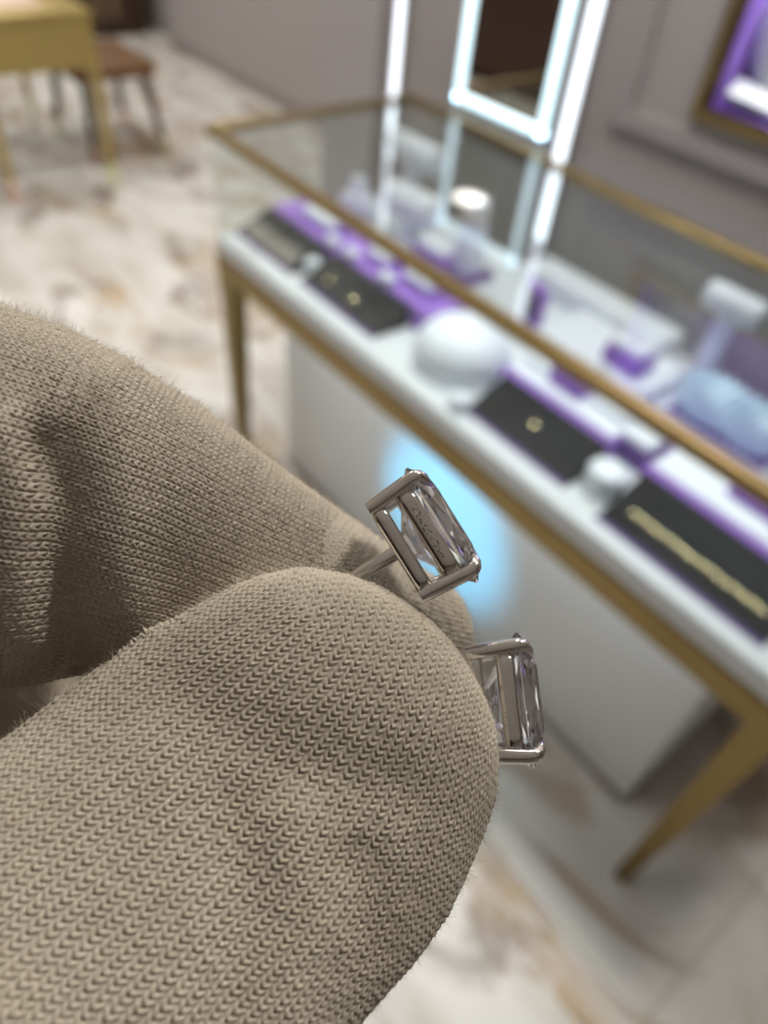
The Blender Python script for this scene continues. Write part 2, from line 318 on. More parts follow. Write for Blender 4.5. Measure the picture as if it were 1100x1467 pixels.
# wall light strips + LED mirror
for x, lab in ((-1.70, 'vertical light strip on the wall left of the mirror'), (-1.088, 'vertical light strip on the wall right of the mirror')):
    t = thing('wall_light_strip', lab, 'light', (x, WB, .78), 0, 'vertical wall light strips')
    MB().rbox(-.016, .016, -.012, -.001, 0, 1.6, .005).build('diffuser', 'led_wall', t)
    MB().box(-.021, -.0165, -.014, 0, -.01, 1.61).box(.0165, .021, -.014, 0, -.01, 1.61).build('channel', 'molding', t)
MX0, MX1, MZ0, MZ1 = -1.455, -1.145, 1.0, 1.30
t = thing('lighted_mirror', 'square wall mirror framed by a glowing white light bar', 'mirror', ((MX0+MX1)/2, WB, MZ0))
hx = (MX1-MX0)/2; b_ = .021; hz = MZ1-MZ0
fr = MB().rbox(-hx, hx, -.018, -.004, 0, b_, .005).rbox(-hx, hx, -.018, -.004, hz-b_, hz, .005).rbox(-hx, -hx+b_, -.018, -.004, 0, hz, .005).rbox(hx-b_, hx, -.018, -.004, 0, hz, .005)
fr.build('light_frame', 'led', t)
MB().box(-hx+b_*.9, hx-b_*.9, -.010, -.004, b_*.9, hz-b_*.9).build('mirror_glass', 'mirror', t)
MB().box(-hx, hx, -.0035, 0, 0, hz).build('backplate', 'black_metal', t)

# ceiling lamps
proto = None; k = 0
spots = [(-8.0, .9, 'at the far left end of the room'), (-6.0, .9, 'above the dark cabinet'), (-4.2, .9, 'above the gold desk'), (-2.4, .32, 'beside the left end of the case'), (-1.1, .28, 'above the left half of the case'), (-.2, .28, 'above the right half of the case'),
         (-7.0, -2.2, 'in the far left front corner'), (-5.2, -2.3, 'in front of the gold desk'), (-4.17, -2.35, 'near the dark wall panelling'), (-2.3, -2.6, 'closest to the added blue spotlight')]
for x, y, where in spots:
        lab = 'round recessed ceiling lamp ' + where
        t = thing('ceiling_lamp', lab, 'ceiling light', (x, y, CH), 0, 'recessed ceiling lamps')
        if proto is None:
            d = MB().lathe([(.13, -.012), (.13, -.008)], n=28).build('diffuser', 'lamp', t)
            r = MB().torus((0, 0, -.008), .14, .012, n=28, k=8).build('rim', 'white', t); proto = (d, r)
        else:
            for q in proto: c = q.copy(); COL.objects.link(c); c.parent = t
# unseen spotlight added to throw a blue glow on the white case front
SPT = Vector((-.78, .145, .31)); SPP = Vector((-1.25, WF+.16, 1.95))
t = thing('added_glow_spot', 'added unseen black spotlight throwing a blue glow on the case', 'light', SPP)
dv = (SPT-SPP).normalized()
MB().tube([tuple(-dv*.10), tuple(dv*.02)], [.04, .045], 24).build('housing', 'black_metal', t)
MB().tube([tuple(dv*.0205), tuple(dv*.0225)], [.04, .04], 24).build('lens', 'spot', t)
MB().tube([(-dv.x*.06, -dv.y*.06, -dv.z*.06), (0, -.16, 0)], .012, 12).build('bracket', 'black_metal', t)
ld = bpy.data.lights.new('glow_beam', 'SPOT'); lo = bpy.data.objects.new('glow_beam', ld); COL.objects.link(lo)
ld.energy = 640; ld.color = (0.08, 0.60, 1.0); ld.spot_size = math.radians(8.2); ld.spot_blend = 0.8; ld.shadow_soft_size = 0.03
lo.location = SPP+dv*.03; lo.rotation_euler = dv.to_track_quat('-Z', 'Y').to_euler()

# ------------------------------------------------------------------ the display case
CX0, CX1, CY0, CY1 = -1.555, 0.03, 0.0, 0.60
ZR0, ZR1, ZS, ZT = .648, .705, .745, .995
case = thing('display_case', 'gold framed glass jewelry display case on tapered gold legs', 'display case', ((CX0+CX1)/2, .3, 0))
co = ((CX0+CX1)/2, .3, 0)
def cpart(name, mb, m, par=case): return shift(mb, co).build(name, m, par)
for x, dx in ((CX0+.027, -.0), (CX1-.027, 0)):
    for y in (CY0+.027, CY1-.027):
        cpart('leg', MB().frustum(x+(.004 if x < -1 else -.004), y+(-.006 if y < .3 else .006), 0, ZR0, .014, .014, .026, .026, dx=(-.004 if x < -1 else .004), dy=(.006 if y < .3 else -.006)), 'gold')
rl = MB().box(CX0, CX1, CY0, CY0+.03, ZR0, ZR1).box(CX0, CX1, CY1-.03, CY1, ZR0, ZR1).box(CX0, CX0+.03, CY0+.03, CY1-.03, ZR0, ZR1).box(CX1-.03, CX1, CY0+.03, CY1-.03, ZR0, ZR1)
cpart('lower_rail', rl, 'gold')
cpart('deck', MB().rbox(CX0+.003, CX1-.003, CY0+.002, CY1-.002, ZR1, ZS, .006), 'white')
cpart('cabinet_body', MB().rbox(-1.47, -.10, .145, .545, .0, ZR0+.02, .004), 'body')
cpart('plinth', MB().box(-1.472, -.098, .141, .549, 0, .022), 'molding')
tr = .022
top = MB()
for y in (CY0, CY1-tr): top.rbox(CX0, CX1, y, y+tr, ZT-tr, ZT, .002)
for x in (CX0, CX1-tr): top.rbox(x, x+tr, CY0+tr, CY1-tr, ZT-tr, ZT, .002)
cpart('top_rail', top, 'gold')
g = .005
cpart('top_pane', MB().box(CX0+tr, CX1-tr, CY0+tr, CY1-tr, ZT-.008, ZT-.002), 'glass')
cpart('front_pane', MB().box(CX0+.006, CX1-.006, CY0+.004, CY0+.004+g, ZS, ZT-tr), 'glass_coated')
cpart('back_pane', MB().box(CX0+.006, CX1-.006, CY1-.004-g, CY1-.004, ZS, ZT-tr), 'glass_coated')
cpart('end_pane', MB().box(CX0+.004, CX0+.004+g, CY0+.01, CY1-.01, ZS, ZT-tr), 'glass_coated')
cpart('end_pane', MB().box(CX1-.004-g, CX1-.004, CY0+.01, CY1-.01, ZS, ZT-tr), 'glass_coated')
cpart('added_light_bar', MB().box(CX0+.03, CX1-.03, CY0+.0182, CY0+.0272, ZT-.0175, ZT-.0095), 'led_case_added')  # hidden strip added to brighten the deck and make the jewels glint

cpart('added_under_light', MB().box(-1.45, -.12, .05, .06, ZR0-.005, ZR0+.001), 'led_under_added')  # unseen strip added to brighten the cabinet body below the rail
# ---- displays inside
Z0 = ZS
def riser(label, x0, x1, y0, y1, h, tray, group='purple display risers'):
    t = thing('display_riser', label, 'jewelry display', ((x0+x1)/2, (y0+y1)/2, Z0), 0, group)
    a, b = (x1-x0)/2, (y1-y0)/2
    MB().rbox(-a, a, -b, b, 0, h, .003).build('base', 'purple', t)
    if tray: MB().rbox(-a+.006, a-.006, -b+.014, b-.006, h, h+.006, .003).build('top_pad', 'leather', t)
    return t
def ramp(label, x0, x1, y0=.055, y1=.148, h=.048, band=False):
    t = thing('display_ramp', label, 'jewelry display', ((x0+x1)/2, 0, Z0), 0, 'black sloping display ramps')
    a = (x1-x0)/2
    MB().yzprism([(y0, 0), (y0, .006), (y1-.006, h), (y1, h), (y1, 0)], -a, a).build('slope', 'black', t)
    MB().yzprism([(y0-.006, 0), (y0-.006, .004), (y0-.001, .0065), (y0-.0002, .0)], -a-.002, a+.002).build('front_lip', 'purple_dark', t)
    if band:
        s = (h-.006)/(y1-.006-y0)
        MB().yzprism([(y0+.004, .006+.004*s+.0003), (y0+.004, .0085+.004*s), (y0+.045, .0085+.045*s), (y0+.045, .006+.045*s+.0003)], -a+.01, a-.02).build('pad', 'grey', t)
    return t
riser('long purple riser at the left end of the case', -1.66+.13, -.93, .152, .30, .052, False)
riser('purple edged riser with white top in the middle of the case', -.715, -.455, .152, .285, .048, True)
riser('purple edged riser with white top at the right end of the case', -.385, -.02, .152, .31, .050, True)
ramp('black sloping ramp with grey pad, leftmost in the case', -1.535, -1.295, band=True)
ramp('black sloping ramp holding two gold rings beside the white dome', -1.255, -.985)
ramp('black sloping ramp holding one gold pendant', -.70, -.452)
ramp('black sloping ramp with the long gold bracelet', -.375, -.07, y0=.045)

def octa(label, x, y, r, h, z=Z0):
    t = tag(MB().prism([(r*math.cos(PI/8+k*PI/4), r*math.sin(PI/8+k*PI/4)) for k in range(8)], 0, h, .004).build('display_block', 'leather'), label, 'jewelry display', 'white octagonal blocks')
    t.location = (x, y, z); return t
octa('small white octagonal block between the two leftmost black ramps', -1.275, .10, .018, .034)
octa('white octagonal block between two right black ramps', -.4135, .10, .033, .05)
octa('white octagonal block between the white dome and the black ramp', -.713, .045, .02, .03)
t = thing('display_dome', 'large white round dome display on an octagonal base', 'jewelry display', (-.822, .148, Z0))
MB().prism([(.104*math.cos(PI/8+k*PI/4), .104*math.sin(PI/8+k*PI/4)) for k in range(8)], 0, .022, .006).build('base', 'leather', t)
MB().lathe([(.094, .022), (.097, .03), (.094, .046), (.085, .064), (.068, .08), (.045, .092), (.02, .0975), (.004, .0985)], n=44).build('dome', 'leather', t)

def cushion_box(label, x, y, z, w, d, h, ring=None, dark=False, rz=0.0):
    t = thing('ring_box', label, 'ring display', (x, y, z), rz, 'purple ring boxes')
    MB().rbox(-w/2, w/2, -d/2, d/2, 0, h, .004).build('base', 'purple_dark' if dark else 'purple', t)
    cu = MB().rbox(-w*.45, w*.45, -d*.45, -.0012, h-.004, h+.013, .006).rbox(-w*.45, w*.45, .0012, d*.45, h-.004, h+.013, .006)
    cu.build('cushion', 'leather', t)
    if ring:
        r = thing('ring', ring, 'ring', (x, y, z+h+.011), rz, 'rings on ring boxes')
        MB().torus((0, 0, .002), .008, .0010, 'y').build('band', 'jewel_gold', r)
        MB().lathe([(.0005, -.002), (.0028, .0006), (.0020, .0018), (.0008, .0019)], (0, 0, .0125), n=10).build('stone', 'silver', r)
    return t
R1 = Z0+.052
cushion_box('long white cushioned purple box at the far left of the purple riser', -1.38, .205, R1, .13, .055, .016, 'gold ring on the leftmost long white cushion')
cushion_box('white cushioned purple ring box second along the left riser', -1.155, .212, R1, .075, .055, .018, 'gold ring on the second cushion of the left riser')
cushion_box('white cushioned purple ring box nearest to the white dome', -1.02, .215, R1, .095, .06, .02, 'gold ring on the cushion nearest to the white dome')
for x, lab in ((-1.285, 'small white ear stud block at the left of the purple riser edge'), (-1.215, 'small white ear stud block in the middle of the purple riser edge'), (-1.085, 'small white ear stud block at the right of the purple riser edge')):
    o = tag(MB().rbox(-.02, .02, -.011, .011, 0, .018, .006).build('stud_block', 'leather'), lab, 'jewelry display', 'white stud blocks'); o.location = (x, .164, R1)
cushion_box('purple ring box with cream cushion behind the left riser', -1.16, .385, Z0, .11, .08, .05, 'gold ring on the cream cushion behind the left riser')
R2 = Z0+.054
cushion_box('purple ring cube at the middle of the white topped riser', -.60, .222, R2, .075, .065, .040, 'gold ring on the purple cube of the middle riser')
cushion_box('low dark ring box with white cushion between the two right risers', -.435, .23, Z0, .075, .08, .045, 'gold ring on the low cushion between the right risers', dark=True)
cushion_box('wide purple ring box with white cushion on the right riser', -.20, .235, Z0+.056, .13, .055, .022, 'gold ring on the wide cushion of the right riser')
o = tag(MB().rbox(-.045, .045, -.03, .03, 0, .02, .006).build('display_pad', 'leather'), 'white square pad on the left of the middle riser', 'jewelry display', 'white pads on risers'); o.location = (-.665, .225, R2)
o = tag(MB().rbox(-.04, .04, -.03, .03, 0, .016, .006).build('display_pad', 'leather'), 'white square pad on the right of the middle riser', 'jewelry display', 'white pads on risers'); o.location = (-.505, .235, R2)
# white steps at the back
def step(label, x0, x1, y0, y1, h):
    o = tag(MB().rbox(-(x1-x0)/2, (x1-x0)/2, -(y1-y0)/2, (y1-y0)/2, 0, h, .005).build('display_step', 'leather'), label, 'jewelry display', 'white display steps'); o.location = ((x0+x1)/2, (y0+y1)/2, Z0); return o
step('long white step under the purple ring cube at the back', -.80, -.52, .335, .50, .035)
step('tall long white box along the back pane of the case', -.99, -.60, .505, .585, .055)
cushion_box('purple ring cube with white cushion on the long white step', -.605, .40, Z0+.035, .085, .07, .042, 'gold ring on the purple cube of the back step')
t = thing('picture_stand', 'upright purple frame with dark face standing left of the white step', 'jewelry display', (-.86, .40, Z0), -.25)
MB().rbox(-.028, .028, -.012, .012, 0, .085, .003).build('frame', 'purple', t); MB().box(-.019, .019, -.0145, -.0118, .01, .074).build('face', 'black', t)
# bracelet bars (T stands)
def tbar(label, x, y, h, L, r, rz, lean=0.0, z=Z0):
    t = thing('bracelet_stand', label, 'bracelet display', (x, y, z), rz, 'white bracelet bars')
    MB().lathe([(.045, 0), (.045, .008), (.03, .012)], n=28).build('foot', 'leather', t)
    MB().tube([(0, 0, .008), (lean, 0, h-r*.5)], [.021, .021], 20).build('post', 'leather', t)
    MB().tube([(lean-L/2, 0, h), (lean-L/2+.008, 0, h), (lean+L/2-.008, 0, h), (lean+L/2, 0, h)], [r*.8, r, r, r*.8], 28).build('bar', 'leather', t)
    return t
tbar('white bracelet bar stand at the back left of the case', -1.44, .525, .155, .19, .034, 0)
tbar('lower white bracelet bar stand in front of the tall one', -1.31, .42, .085, .16, .040, .1)
tbar('white bracelet bar stand at the back right of the case', -.51, .53, .178, .115, .027, 0)
t = thing('ring_cone', 'tall white cone ring holder on a dark purple base', 'ring display', (-1.09, .415, Z0))
MB().rbox(-.05, .05, -.045, .045, 0, .02, .004).build('base', 'purple_dark', t)
MB().lathe([(.034, .02), (.036, .03), (.033, .09), (.029, .165), (.026, .178), (.010, .184)], n=30).build('cone', 'leather', t)
bust('necklace_bust', 'small white necklace bust at the left end of the case', -1.42, .335, Z0, .13, .11, 'necklace busts', rz=.4)
r = thing('ring', 'added gold ring on the tall white cone, standing in for a glint', 'ring', (-1.09, .415, Z0+.150))  # made-up ring, stands in for a lamp reflection near the cone
MB().torus((0, 0, 0), .0325, .003, 'z').build('band', 'jewel_gold', r); MB().ball((0, -.0345, 0), .006, 14, 9).build('stone', 'jewel_gold', r)
# ruched pale blue bracelet pillow at the right
t = thing('bracelet_pillow', 'pale blue ruched bracelet pillow at the back right of the case', 'bracelet display', (-.385, .43, Z0))
mb = MB(); n, mlen = 40, 60; vs = []; fs = []
for i in range(mlen+1):
    tt = i/mlen; x = -.11+.22*tt; e = (1-abs(2*tt-1)**6)**.5
    for k_ in range(n):
        a = 2*PI*k_/n; r = (.046+.0065*math.sin(tt*62+1.9*math.sin(3*a))+.006*math.sin(5*a+tt*31)*math.sin(tt*44+a))*max(e, .02)
        vs.append((x, r*math.cos(a)*.9, .046+r*math.sin(a)))
for i in range(mlen): fs += [(i*n+k_, i*n+(k_+1) % n, (i+1)*n+(k_+1) % n, (i+1)*n+k_) for k_ in range(n)]
fs += [tuple(reversed(range(n))), tuple(range(mlen*n, (mlen+1)*n))]
mb.add(vs, fs, True).build('pillow', 'ruched', t)
MB().rbox(-.105, .105, -.035, .035, 0, .008, .002).build('base', 'purple_dark', t)
# jewels on the ramps
def slope_z(y, y0=.055, y1=.148, h=.048): return Z0+.006+(y-y0)*(h-.006)/(y1-.006-y0)
br = thing('bracelet', 'long gold bead bracelet lying along the right black ramp', 'bracelet', (-.21, .075, slope_z(.075, .045)+.0055))
for i in range(28):
    x = -.125+.235*i/27; yv = .0006*math.sin(i*.9)
    MB().ball((x, yv, yv*.45), .0062, 14, 9).build('bead', 'jewel_gold', br)
MB().tube([(-.127, 0, 0), (.112, 0, 0)], .0012, 8).build('chain', 'jewel_gold', br)
for x, y, lab in ((-1.185, .085, 'gold ring on the left of the second black ramp'), (-1.095, .083, 'gold ring on the right of the second black ramp')):
    r = thing('ring', lab, 'ring', (x, y, slope_z(y)+.006), 0, 'gold rings on the black ramp')
    MB().torus((0, 0, .002), .0085, .002, 'z').build('band', 'jewel_gold', r); MB().ball((0, -.0085, .004), .0042, 14, 9).build('stone', 'jewel_gold', r)
p = thing('pendant', 'round gold pendant on the middle black ramp', 'pendant', (-.575, .098, slope_z(.098)+.004))
MB().ball((0, 0, .002), .0085, 18, 10, (1, 1, .6)).build('disc', 'jewel_gold', p); MB().torus((0, .0105, .003), .0025, .0007, 'z', 16, 6).build('loop', 'jewel_gold', p)

# ------------------------------------------------------------------ left: desk, stool, cabinet
desk = thing('desk', 'gold writing desk with slim legs at the upper left', 'desk', (-4.30, .315, 0))
hx_, hy_ = .59, .265
MB().box(-hx_, hx_, -hy_, hy_, .53, .73).build('apron', 'desk_gold', desk)
MB().rbox(-hx_-.01, hx_+.01, -hy_-.01, hy_+.01, .73, .75, .004).build('desk_top', 'desk_gold', desk)
MB().box(hx_-.001, hx_+.004, -hy_+.03, hy_-.05, .55, .70).build('drawer', 'desk_gold', desk)
for sx in (-1, 1):
    for sy in (-1, 1):
        l = MB().frustum(sx*(hx_-.02), sy*(hy_-.02), .10, .53, .016, .016, .022, .022).build('leg', 'desk_gold', desk)
        MB().frustum(sx*(hx_-.02), sy*(hy_-.02), 0, .10, .016, .016, .018, .018).build('glint_tip', 'glint_tip_pale' if sy > 0 else 'glint_tip', l)
o = tag(MB().rbox(-.22, .22, -.15, .15, 0, .006, .002).build('desk_blotter', 'peach'), 'pale peach blotter lying on the gold desk', 'desk pad'); o.location = (-4.05, .28, .75)
st = thing('stool', 'brown leather stool with splayed dark legs beside the desk', 'stool', (-4.26, .78, 0))
MB().rbox(-.24, .24, -.22, .22, .37, .45, .035, 4).build('seat', 'brownseat', st)
for sx, sy in ((-1, -1), (1, -1), (1, 1), (-1, 1)):
    l = MB().tube([(sx*.27, sy*.205, 0), (sx*.25, sy*.19, .09)], [.017, .019], 12).build('glint_tip', 'glint_tip' if sx*sy < 0 else 'glint_tip_pale')
    g_ = MB().tube([(sx*.25, sy*.19, .09), (sx*.19, sy*.16, .38)], [.019, .024], 12).build('leg', 'darkleg', st); l.parent = g_
cab = thing('cabinet', 'dark brown wooden cabinet with tan handles beside the end of the far wall', 'cabinet', (-6.75, 1.62, 0))
MB().box(-.45, .40, -.37, .37, 0, 1.9).build('body', 'darkwood', cab)
for sy in (-1, 1):
    d = MB().box(.40, .418, sy*.185-.178, sy*.185+.178, .10, 1.86).build('door', 'darkwood', cab)
    MB().rbox(.418, .44, sy*.06-.03+.06, sy*.06+.03+.06, .12, 1.3, .006).build('handle', 'tan', d)

ctr = thing('darkener', 'added unseen dark brown counter in front of the dark front wall', 'darkener', (-4.4, -2.75, 0))  # unseen block added to darken what the mirror reflects
MB().box(-1.5, 1.5, -.28, .28, .06, 1.02).build('body', 'darkwood', ctr); MB().rbox(-1.54, 1.54, -.31, .31, 1.02, 1.06, .006).build('darkener_top', 'darkwood', ctr)
MB().box(-1.46, 1.46, -.24, .24, 0, .06).build('plinth', 'black_metal', ctr)

# ------------------------------------------------------------------ earrings (mm in their own frame: z towards the stone, x along it)
ZK = .9
def mmat(mb, k=.001): mb.v = [(a*k, b*k, c*k*(ZK if c > 0 else 1)) for a, b, c in mb.v]; return mb
def loop_sweep(mb, path, hw, hh, n=14, e=3.0):
    P_ = [np.array(p, float) for p in path]; m = len(P_); vs = []; fs = []
    for i in range(m):
        t = P_[(i+1) % m]-P_[i-1]; t /= np.linalg.norm(t); o_ = np.cross(t, [0, 0, 1.0])
        for k_ in range(n):
            g_ = 2*PI*k_/n; c, s = math.cos(g_), math.sin(g_)
            c = math.copysign(abs(c)**(2/e), c); s = math.copysign(abs(s)**(2/e), s)
            vs.append(P_[i]+o_*hw*c+np.array([0, 0, hh*s]))
    for i in range(m): fs += [(i*n+k_, i*n+(k_+1) % n, ((i+1) % m)*n+(k_+1) % n, ((i+1) % m)*n+k_) for k_ in range(n)]
    return mb.add(vs, fs, True)
def rounded_oct(a, b, c, z, seg=5, r=.5):
    base = [(a, -b+c), (a, b-c), (a-c, b), (-a+c, b), (-a, b-c), (-a, -b+c), (-a+c, -b), (a-c, -b)]
    pts = []
    for i, p in enumerate(base):
        p = np.array(p); q0 = np.array(base[i-1]); q1 = np.array(base[(i+1) % 8])
        d0 = (q0-p); l0 = np.linalg.norm(d0); d1 = (q1-p); l1 = np.linalg.norm(d1)
        s0 = p+d0/l0*min(r, .45*l0); s1 = p+d1/l1*min(r, .45*l1)
        for j in range(seg+1):
            u = j/seg; w_ = (1-u)**2*s0+2*u*(1-u)*p+u*u*s1; pts.append((w_[0], w_[1], z))
    return pts
SA, SB, SCc = 4.35, 3.1, 1.25
def stone_mesh():
    def ring(a, b, c, z): return [(a, -b+c, z), (a, b-c, z), (a-c, b, z), (-a+c, b, z), (-a, b-c, z), (-a, -b+c, z), (-a+c, -b, z), (a-c, -b, z)]
    def mids(R_, k, z): return [tuple((np.array(R_[i])[:2]+np.array(R_[(i+1) % 8])[:2])/2*k)+(z,) for i in range(8)]
    mb = MB(); SA, SB, SCc = 4.85, 3.1, 1.55
    g0 = ring(SA, SB, SCc, 3.80); g1 = ring(SA, SB, SCc, 4.02)
    tab = ring(SA*.70, SB*.66, SCc*.72, 5.15)
    def fan(A, B, zc, k):
        """two octagon rings joined through a ring of middle points: kite and star facets"""
        Mi = mids([( (np.array(A[i])+np.array(B[i]))/2 ) for i in range(8)], k, zc)
        for i in range(8):
            j = (i+1) % 8
            mb.add([A[i], A[j], Mi[i]], [(0, 1, 2)]); mb.add([B[i], B[j], Mi[i]], [(0, 1, 2)])
            mb.add([A[i], Mi[i], B[i]], [(0, 1, 2)]); mb.add([A[j], Mi[i], B[j]], [(0, 1, 2)])
    for i in range(8):
        j = (i+1) % 8; mb.add([g0[i], g0[j], g1[j], g1[i]], [(0, 1, 2, 3)])
    fan(g1, tab, 4.66, 1.045); mb.add(tab, [tuple(range(8))])
    p1 = ring(SA*.60, SB*.56, SCc*.62, 2.15); fan(g0, p1, 2.95, 1.04)
    p2 = ring(SA*.20, SB*.18, SCc*.2, .75); fan(p1, p2, 1.45, 1.03)
    for i in range(8): mb.add([p2[i], p2[(i+1) % 8], (0, 0, .45)], [(0, 1, 2)])
    return mb
def earring(label, frame, marks):
    t = thing('earring', label, 'earring', (0, 0, 0), 0, 'diamond stud earrings'); t.matrix_world = frame
    st_ = mmat(stone_mesh()).build('gemstone', 'diamond', t)
    st_.data.polygons.foreach_set('use_smooth', [False]*len(st_.data.polygons)); st_['label'] = 'clear faceted diamond'
    mmat(loop_sweep(MB(), rounded_oct(SA-.75, SB-.35, .75, .15), .46, .64, e=2.3)).build('base_rail', 'silver', t)
    gr = mmat(loop_sweep(MB(), rounded_oct(SA-.45, SB-.22, 1.05, 2.6), .40, .76, e=2.3)).build('gallery_rail', 'silver', t)
    for sx in (-1, 1):
        for sy in (-1, 1):
            x, y = sx*(SA-.78), sy*(SB-.38); x1, y1 = sx*(SA-.50), sy*(SB-.30)
            pts = [(x, y, -.45), (x, y, .2), (x+(x1-x)*.5, y+(y1-y)*.5, 2.0), (x1, y1, 3.6), (x1, y1, 4.05), (x1-sx*.12, y1-sy*.12, 4.35), (x1-sx*.42, y1-sy*.4, 4.62), (x1-sx*.75, y1-sy*.7, 4.78)]
            pr = MB().tube(pts, [.50, .60, .58, .56, .54, .50, .42, .22], 16)
            mmat(pr).build('prong', 'silver', t)
    mmat(MB().tube([(0, -SB+.4, .0), (0, SB-.4, .0)], .45, 12)).build('bridge', 'silver', t)
    po = mmat(MB().tube([(0, 0, .1), (0, 0, -6.6), (0, 0, -6.8), (0, 0, -7.1), (0, 0, -7.3), (0, 0, -9.6), (0, 0, -9.9)], [.58, .58, .46, .46, .58, .58, .3], 20)).build('post', 'silver', t)
    if marks:
        mk = MB(); rr = random.Random(3)
        for q in range(9):
            x = -1.9+q*.47; yy = -(SB-.22)-.385
            for s in range(3):
                a = rr.uniform(-.16, .16); b = rr.uniform(-.16, .16); z = 2.6+rr.uniform(-.28, .28); ln = rr.uniform(.10, .24); an = rr.choice([0, PI/2, .8, -.8])
                dx, dz = math.cos(an)*ln/2, math.sin(an)*ln/2
                mk.tube([(x+a-dx, yy, z-dz), (x+a+dx, yy, z+dz)], .035, 6)
        mmat(mk).build('hallmark', 'scratch', gr)['label'] = 'faint dark engraved marks'
    return t
def frame_from(px, py, D, adir, bdir, az, bz=0.0):
    """adir: image direction base->stone, bdir: image direction along the stone (y down)"""
    a = np.array([adir[0], -adir[1], az]); a /= np.linalg.norm(a)
    b = np.array([bdir[0], -bdir[1], bz]); b -= a*b.dot(a); b /= np.linalg.norm(b)
    c = np.cross(a, b)
    o = near(px, py, D)*.001
    m = Matrix([[b[0], c[0], a[0], o[0]], [b[1], c[1], a[1], o[1]], [b[2], c[2], a[2], o[2]], [0, 0, 0, 1]])
    return CM @ m
earring('upper diamond stud earring with its post pinched between the gloved fingertips', frame_from(573, 789, 53.0, (.853, -.522), (.577, .816), -.02, .08), True)
earring('lower diamond stud earring half hidden behind the gloved thumb', frame_from(682, 1006, 54.0, (.994, -.10), (.10, .995), .09, .25), False)

# ------------------------------------------------------------------ the gloved hand
BK = 1.0
def ell_tube(mb, st, n=40, cap0=True, cap1=True):
    """st: list of (centre, lateral vec, depth vec) rings"""
    vs = []; fs = []; m = len(st)
    for c, L, Dp in st:
        for k_ in range(n):
            g_ = 2*PI*k_/n; s_ = math.sin(g_); vs.append(c+L*math.cos(g_)+Dp*s_*(BK if s_ < 0 else 1))
    for j in range(m-1): fs += [(j*n+k_, j*n+(k_+1) % n, (j+1)*n+(k_+1) % n, (j+1)*n+k_) for k_ in range(n)]
    if cap0: fs.append(tuple(reversed(range(n))))
    if cap1: fs.append(tuple(range((m-1)*n, m*n)))
    return mb.add(vs, fs)
def chain(pts, rad, per=8):
    """smooth sphere swept along pts (Catmull-Rom), returns dense centres+radii"""
    P_ = [np.array(p, float) for p in pts]; P_ = [2*P_[0]-P_[1]]+P_+[2*P_[-1]-P_[-2]]; R_ = [rad[0]]+list(rad)+[rad[-1]]
    out = []
    for i in range(1, len(P_)-2):
        for j in range(per):
            u = j/per; q = [P_[i-1], P_[i], P_[i+1], P_[i+2]]; r = R_[i]*(1-u)+R_[i+1]*u
            c = .5*((2*q[1])+(-q[0]+q[2])*u+(2*q[0]-5*q[1]+4*q[2]-q[3])*u*u+(-q[0]+3*q[1]-3*q[2]+q[3])*u**3)
            out.append((c, r))
    out.append((P_[-2], R_[-2])); return out
def sweep(mb, cr, n=36, flat=None):
    flat = flat or [1.0]*len(cr)
    rings = []
    ref = np.array([0, 0, 1.0])
    pts = [c for c, r in cr]
    T = [pts[min(i+1, len(pts)-1)]-pts[max(i-1, 0)] for i in range(len(pts))]; T = [t/np.linalg.norm(t) for t in T]
    def fr(t):
        a = ref-t*ref.dot(t)
        if np.linalg.norm(a) < .1: a = np.array([1.0, 0, 0])-t*t[0]
        a /= np.linalg.norm(a); return a, np.cross(t, a)
    c0, r0 = cr[0]; a, b = fr(T[0])
    for g_ in (80, 60, 40, 20): s = math.radians(g_); rings.append((c0-T[0]*r0*math.sin(s), a*r0*math.cos(s)*flat[0], b*r0*math.cos(s)))
    for (c, r), t, fl in zip(cr, T, flat): a, b = fr(t); rings.append((c, a*r*fl, b*r))
    c1, r1 = cr[-1]; a, b = fr(T[-1])
    for g_ in (15, 30, 45, 60, 75, 85): s = math.radians(g_); rings.append((c1+T[-1]*r1*math.sin(s), a*r1*math.cos(s)*flat[-1], b*r1*math.cos(s)))
    return ell_tube(mb, rings, n)
# thumb: sections across its axis, (along, left, right, distance, half thickness) in photo units
AX = np.array([.53, -.85]); LT = np.array([.85, .53])
TH = [(-421, 900, 985, 50.6, 1.5), (-432, 850, 1030, 50.4, 2.9), (-455, 795, 1085, 50.1, 4.2), (-490, 755, 1140, 49.7, 5.2), (-540, 718, 1185, 49.1, 6.0), (-600, 685, 1212, 48.5, 6.5),
      (-680, 645, 1230, 47.7, 7.0), (-770, 605, 1240, 46.7, 7.5), (-850, 575, 1236, 45.6, 8.0), (-930, 545, 1222, 44.4, 8.6), (-1010, 515, 1212, 43.2, 9.2), (-1120, 470, 1200, 41.6, 10.0), (-1260, 400, 1190, 39.8, 11.0)]
tc_, tw, tD = [], [], []
for m_, l0, l1, D, th in TH:
    p = AX*m_+LT*(l0+l1)/2; c = near(p[0], p[1], D); tc_.append(c); tw.append((l1-l0)/2*D/F)
tc_ = np.array(tc_); tw = np.array(tw); L3 = np.array([LT[0], -LT[1], 0.0]); L3 /= np.linalg.norm(L3)
ttan = np.gradient(tc_, axis=0); ttan /= np.linalg.norm(ttan, axis=1)[:, None]
rings = []
for i in range(len(TH)):
    t_ = ttan[i]; L = L3-t_*0; Dp = np.cross(L3, ttan[7]); Dp /= np.linalg.norm(Dp)
    rings.append((tc_[i], L3*tw[i], Dp*TH[i][4]))
mb = MB(); BK = .5; ell_tube(mb, rings, 64); BK = 1.0
